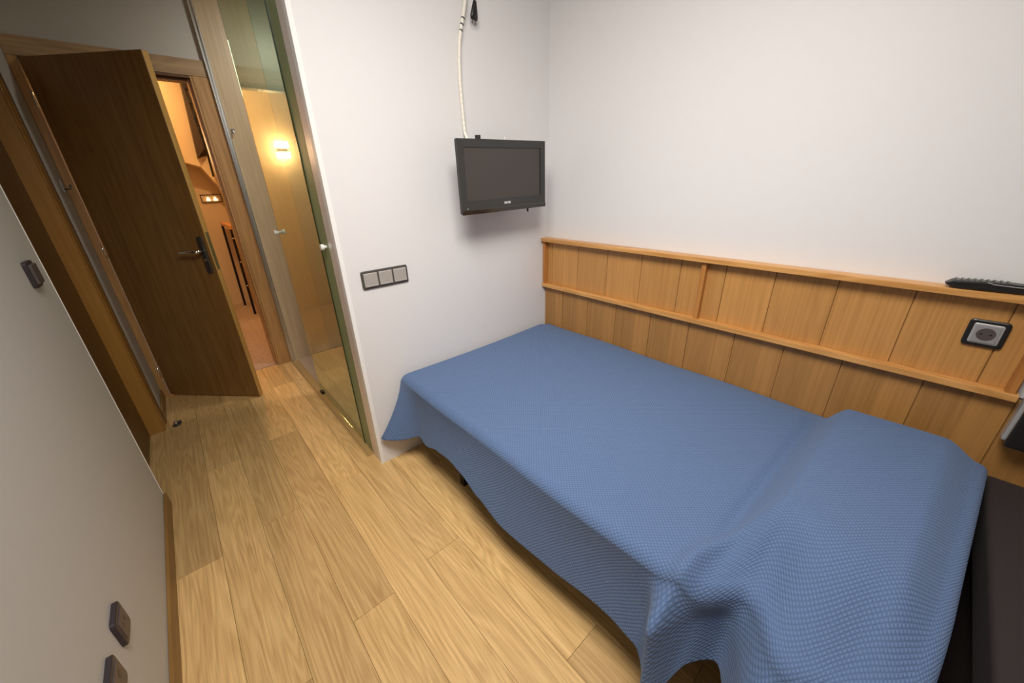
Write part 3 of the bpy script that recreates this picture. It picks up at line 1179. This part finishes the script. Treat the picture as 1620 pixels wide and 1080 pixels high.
# door stop on the floor
ds = thing('door_stop', 'small chrome door stop on the floor near the open door', 'door stop', (-2.098, 1.262, 0.0002))
bm = bmesh.new()
tube(bm, [(0, 0, 0), (0, 0, 0.008), (0, 0, 0.012)], [0.020, 0.020, 0.014], 20)
new_obj('base', bm, M['steel_dark'], ds)
bm = bmesh.new()
tube(bm, [(0, 0, 0.012), (0, 0, 0.026), (0, 0, 0.030)], [0.011, 0.011, 0.006], 20)
new_obj('post', bm, M['chrome'], ds, True)
bm = bmesh.new()
tube(bm, [(0.010, 0, 0.019), (0.028, 0, 0.019)], [0.009, 0.009], 16)
new_obj('buffer', bm, M['black'], ds)

# ceiling lamp that lights the room (above the frame)
cl = thing('ceiling_lamp', 'round opal ceiling lamp above the room', 'lamp', (-1.48, -1.32, CH))
bm = bmesh.new()
tube(bm, [(0, 0, 0), (0, 0, -0.03)], [0.17, 0.17], 40)
new_obj('base_ring', bm, M['alu'], cl)
bm = bmesh.new()
tube(bm, [(0, 0, -0.0301), (0, 0, -0.07), (0, 0, -0.10), (0, 0, -0.115)], [0.16, 0.15, 0.11, 0.04], 40)
new_obj('shade', bm, M['room_lamp'], cl, True)

# ------------------------------------------------------------------ bed
TOP = 0.495
XE = -1.105            # outer edge of the bed
bb = thing('bed_base', 'metal bed base on black legs under the blue bedspread', 'bed base', (-0.55, -1.0, 0.0))
T7 = Matrix.Translation(-bb.location)
bm = bmesh.new()
box(bm, -0.960, -0.075, -1.78, -0.07, 0.225, 0.275, bevel=0.004)
box(bm, -1.054, -0.11, -0.445, -0.405, 0.226, 0.262)
box(bm, -1.054, -0.11, -1.455, -1.415, 0.226, 0.262)
bm.transform(T7)
new_obj('frame', bm, M['black_metal'], bb)
for (lx, ly) in ((-1.035, -0.425), (-1.035, -1.435), (-0.13, -0.425), (-0.13, -1.435)):
    bm = bmesh.new()
    box(bm, lx - 0.018, lx + 0.018, ly - 0.018, ly + 0.018, 0.0, 0.225, bevel=0.003)
    bm.transform(T7)
    new_obj('leg', bm, M['black_metal'], bb)
mt = thing('mattress', 'white mattress lying on the metal base under the blue bedspread', 'mattress', (-0.55, -1.0, 0.276))
bm = bmesh.new()
box(bm, -0.960, -0.070, -1.780, -0.070, 0.276, 0.448, bevel=0.04, seg=4)
bm.transform(Matrix.Translation(-mt.location))
new_obj('body', bm, M['sheet'], mt, True)
pw = thing('pillow', 'white pillow just showing under the bedspread at the bed head', 'pillow', (-0.52, -1.75, 0.4490))
bm = bmesh.new()
bmesh.ops.create_uvsphere(bm, u_segments=32, v_segments=16, radius=1)
for v in bm.verts:
    x, y, z = v.co
    f = lambda q, p: math.copysign(abs(q) ** p, q)
    v.co = Vector((f(x, 0.55) * 0.33, f(y, 0.55) * 0.115, 0.048 + f(z, 0.8) * 0.044))
new_obj('case', bm, M['sheet'], pw, True)


def sstep(a, b_, x):
    t_ = max(0.0, min(1.0, (x - a) / (b_ - a)))
    return t_ * t_ * (3 - 2 * t_)


def gs(x, c, w_):
    return math.exp(-((x - c) / w_) ** 2)


def top_z(x, y):
    z = TOP
    z += 0.010 * math.sin((x + 0.2) * 2.6) * sstep(-1.7, -1.0, y)
    z += 0.003 * math.sin(y * 9 + x * 4)
    # pillow hump: steep crease on the foot side
    px = sstep(-0.02, -0.13, x) * (1 - sstep(-0.78, -1.12, x) * 0.92)
    crease = -1.545 + 0.10 * (x + 0.1) * -0.35
    py = sstep(crease + 0.005, crease - 0.085, y) * (1 - 0.55 * sstep(-1.86, -1.96, y))
    z += 0.098 * px * py
    z -= 0.012 * gs(y, crease + 0.015, 0.02) * sstep(-0.05, -0.12, x) * (1 - sstep(-0.8, -1.1, x))
    z -= 0.030 * sstep(-0.86, -1.12, x) * sstep(-1.47, -1.58, y)
    z += 0.026 * gs(y, -1.478 - 0.12 * sstep(-1.08, -0.70, x), 0.024) * sstep(-0.72, -1.0, x)
    # softly sunk along the wall side and the far corner
    z -= 0.018 * gs(x, -0.03, 0.05)
    return z


def side_off(y, h):
    """outward push of the hanging side; h 0 at the top edge, 1 at the hem"""
    o = 0.012 - 0.008 * math.sin(h * math.pi) + 0.036 * h ** 1.3
    o += 0.110 * gs(y, -0.020, 0.085) * h ** 1.2
    o -= 0.020 * gs(y, -0.17, 0.07) * h
    o += 0.010 * math.sin(y * 7.0 + 1.0) * h
    # folds beside the pillow
    o += 0.020 * sstep(0.0, 0.45, h) * sstep(-1.47, -1.60, y)
    yy = y + 0.03 * h
    o += 0.100 * gs(yy, -1.462, 0.028) * sstep(0.0, 0.30, h) * (1 - 0.15 * h)
    o -= 0.035 * gs(yy, -1.555, 0.045) * sstep(0.05, 0.4, h)
    o += 0.070 * gs(yy, -1.715, 0.075) * sstep(-0.1, 0.5, h)
    o -= 0.020 * gs(yy, -1.83, 0.04) * h
    o += 0.050 * gs(yy, -1.92, 0.04) * h
    return o


HEM = [(0.0, 0.175), (-0.10, 0.165), (-0.20, 0.205), (-0.27, 0.200), (-0.38, 0.235), (-0.50, 0.252), (-0.60, 0.246), (-0.72, 0.214),
       (-0.88, 0.176), (-1.10, 0.178), (-1.33, 0.205), (-1.42, 0.195), (-1.455, 0.150), (-1.485, 0.135), (-1.515, 0.19), (-1.545, 0.245),
       (-1.59, 0.235), (-1.66, 0.19), (-1.80, 0.17), (-1.95, 0.20)]


def hem_z(y):
    for (ya, za), (yb, zb) in zip(HEM[:-1], HEM[1:]):
        if yb <= y <= ya:
            t_ = (ya - y) / (ya - yb)
            t_ = t_ * t_ * (3 - 2 * t_)
            return za + (zb - za) * t_
    return 0.18


bm = bmesh.new()
uvl = bm.loops.layers.uv.new('UVMap')
NX, NR, NS = 110, 12, 60
YA, YB = -0.022, -1.945
NY = 250
RR = 0.032
HEAD = 26
grid = []
foot = 8
rows = []
for j in range(-foot, NY + HEAD + 1):
    rows.append(j)
for j in rows:
    row = []
    if j < 0:                       # tucked down between foot end and wall
        a = (-j) / foot
        y, drop, vj = YA + 0.0 - 0.030 + 0.030 * math.cos((1 - a) * 0) * 0 + 0.030 * math.sin(math.pi / 2 * a) * 0, 0, 0
        ang_ = a * math.pi / 2
        y = YA - 0.022 + 0.022 * math.sin(ang_) + 0.0
        drop = 0.022 * (1 - math.cos(ang_)) + (0.10 * max(0, a - 0.7) / 0.3)
        v_len = -a * 0.06
    elif j <= NY:
        y = (YA - 0.022) + (YB - (YA - 0.022)) * j / NY
        drop = 0
        v_len = -(y - YA)
    else:                           # falls over the head end
        k = (j - NY) / HEAD
        if k < 0.35:
            an = k / 0.35 * math.pi / 2
            y = YB - 0.028 * math.sin(an)
            drop = 0.028 * (1 - math.cos(an))
        else:
            y = YB - 0.028 + 0.012 * (k - 0.35)
            drop = 0.028 + (k - 0.35) / 0.65 * 0.20
        v_len = (YA - YB) + k * 0.27
    ye = max(YB, min(YA, y))
    us = 0.0
    prev = None
    # top part
    n_top = NX
    for i in range(n_top + 1):
        s = i / n_top
        x = -0.026 + (XE + RR + 0.026) * s
        z = top_z(x, ye)
        row.append([x, y, z - drop])
    zt = top_z(XE + RR, ye)
    # pillow corner swelling at the side
    for i in range(1, NR + 1):
        an = i / NR * math.pi / 2
        x = XE + RR - RR * math.sin(an)
        z = zt - RR * (1 - math.cos(an))
        row.append([x - side_off(ye, 0.0) * (i / NR), y, z - drop])
    z0_ = zt - RR
    zh = hem_z(ye)
    for i in range(1, NS + 1):
        h = i / NS
        x = XE - side_off(ye, h)
        z = z0_ + (zh - z0_) * h
        dd = drop * (1 - h)
        row.append([x, y, z - dd])
    pull = 0.105 * gs(ye, -1.615, 0.070) + 0.02 * gs(ye, -1.84, 0.05)
    for p in row:
        p[0] += pull * sstep(-0.62, -1.08, p[0])
    hs = min(1.0, max(0.0, (-1.50 - ye) / 0.445)) ** 1.5
    for p in row:
        p[1] += hs * 0.082 * min(1.25, max(0.0, (-p[0] - 0.08) / 1.0))
    grid.append((row, v_len))
V = []
ulen = []
ref = grid[len(grid) // 3][0]
acc = 0
for i, p in enumerate(ref):
    if i:
        acc += (Vector(p) - Vector(ref[i - 1])).length
    ulen.append(acc)
for row, _ in grid:
    V.append([bm.verts.new(p) for p in row])
for j in range(len(V) - 1):
    for i in range(len(V[0]) - 1):
        f = bm.faces.new((V[j][i], V[j][i + 1], V[j + 1][i + 1], V[j + 1][i]))
        cs = ((j, i), (j, i + 1), (j + 1, i + 1), (j + 1, i))
        for lp, (jj, ii) in zip(f.loops, cs):
            lp[uvl].uv = (ulen[ii], grid[jj][1])
bmesh.ops.recalc_face_normals(bm, faces=bm.faces[:])
up_ = sum(f.normal.z for f in bm.faces)
if up_ < 0:
    bmesh.ops.reverse_faces(bm, faces=bm.faces[:])
spread = new_obj('bedspread', bm, M['spread'], None, True)
tag(spread, 'blue waffle-textured bedspread draped over the single bed', 'bedspread')
sol = spread.modifiers.new('thickness', 'SOLIDIFY')
sol.thickness = 0.004
sol.offset = -1

# dark padded bench beyond the head of the bed
bn = thing('padded_bench', 'dark brown padded bench beyond the head of the bed', 'bench', (-0.62, -2.36, 0.0))
T8 = Matrix.Translation(-bn.location)
bm = bmesh.new()
box(bm, -1.22, -0.022, -2.75, -1.982, 0.36, 0.468, bevel=0.018, seg=3)
bm.transform(T8)
new_obj('seat_pad', bm, M['dark_fabric'], bn, True)
bm = bmesh.new()
box(bm, -1.20, -0.03, -2.73, -2.01, 0.0, 0.36, bevel=0.003)
bm.transform(T8)
new_obj('body', bm, M['dark_fabric'], bn)
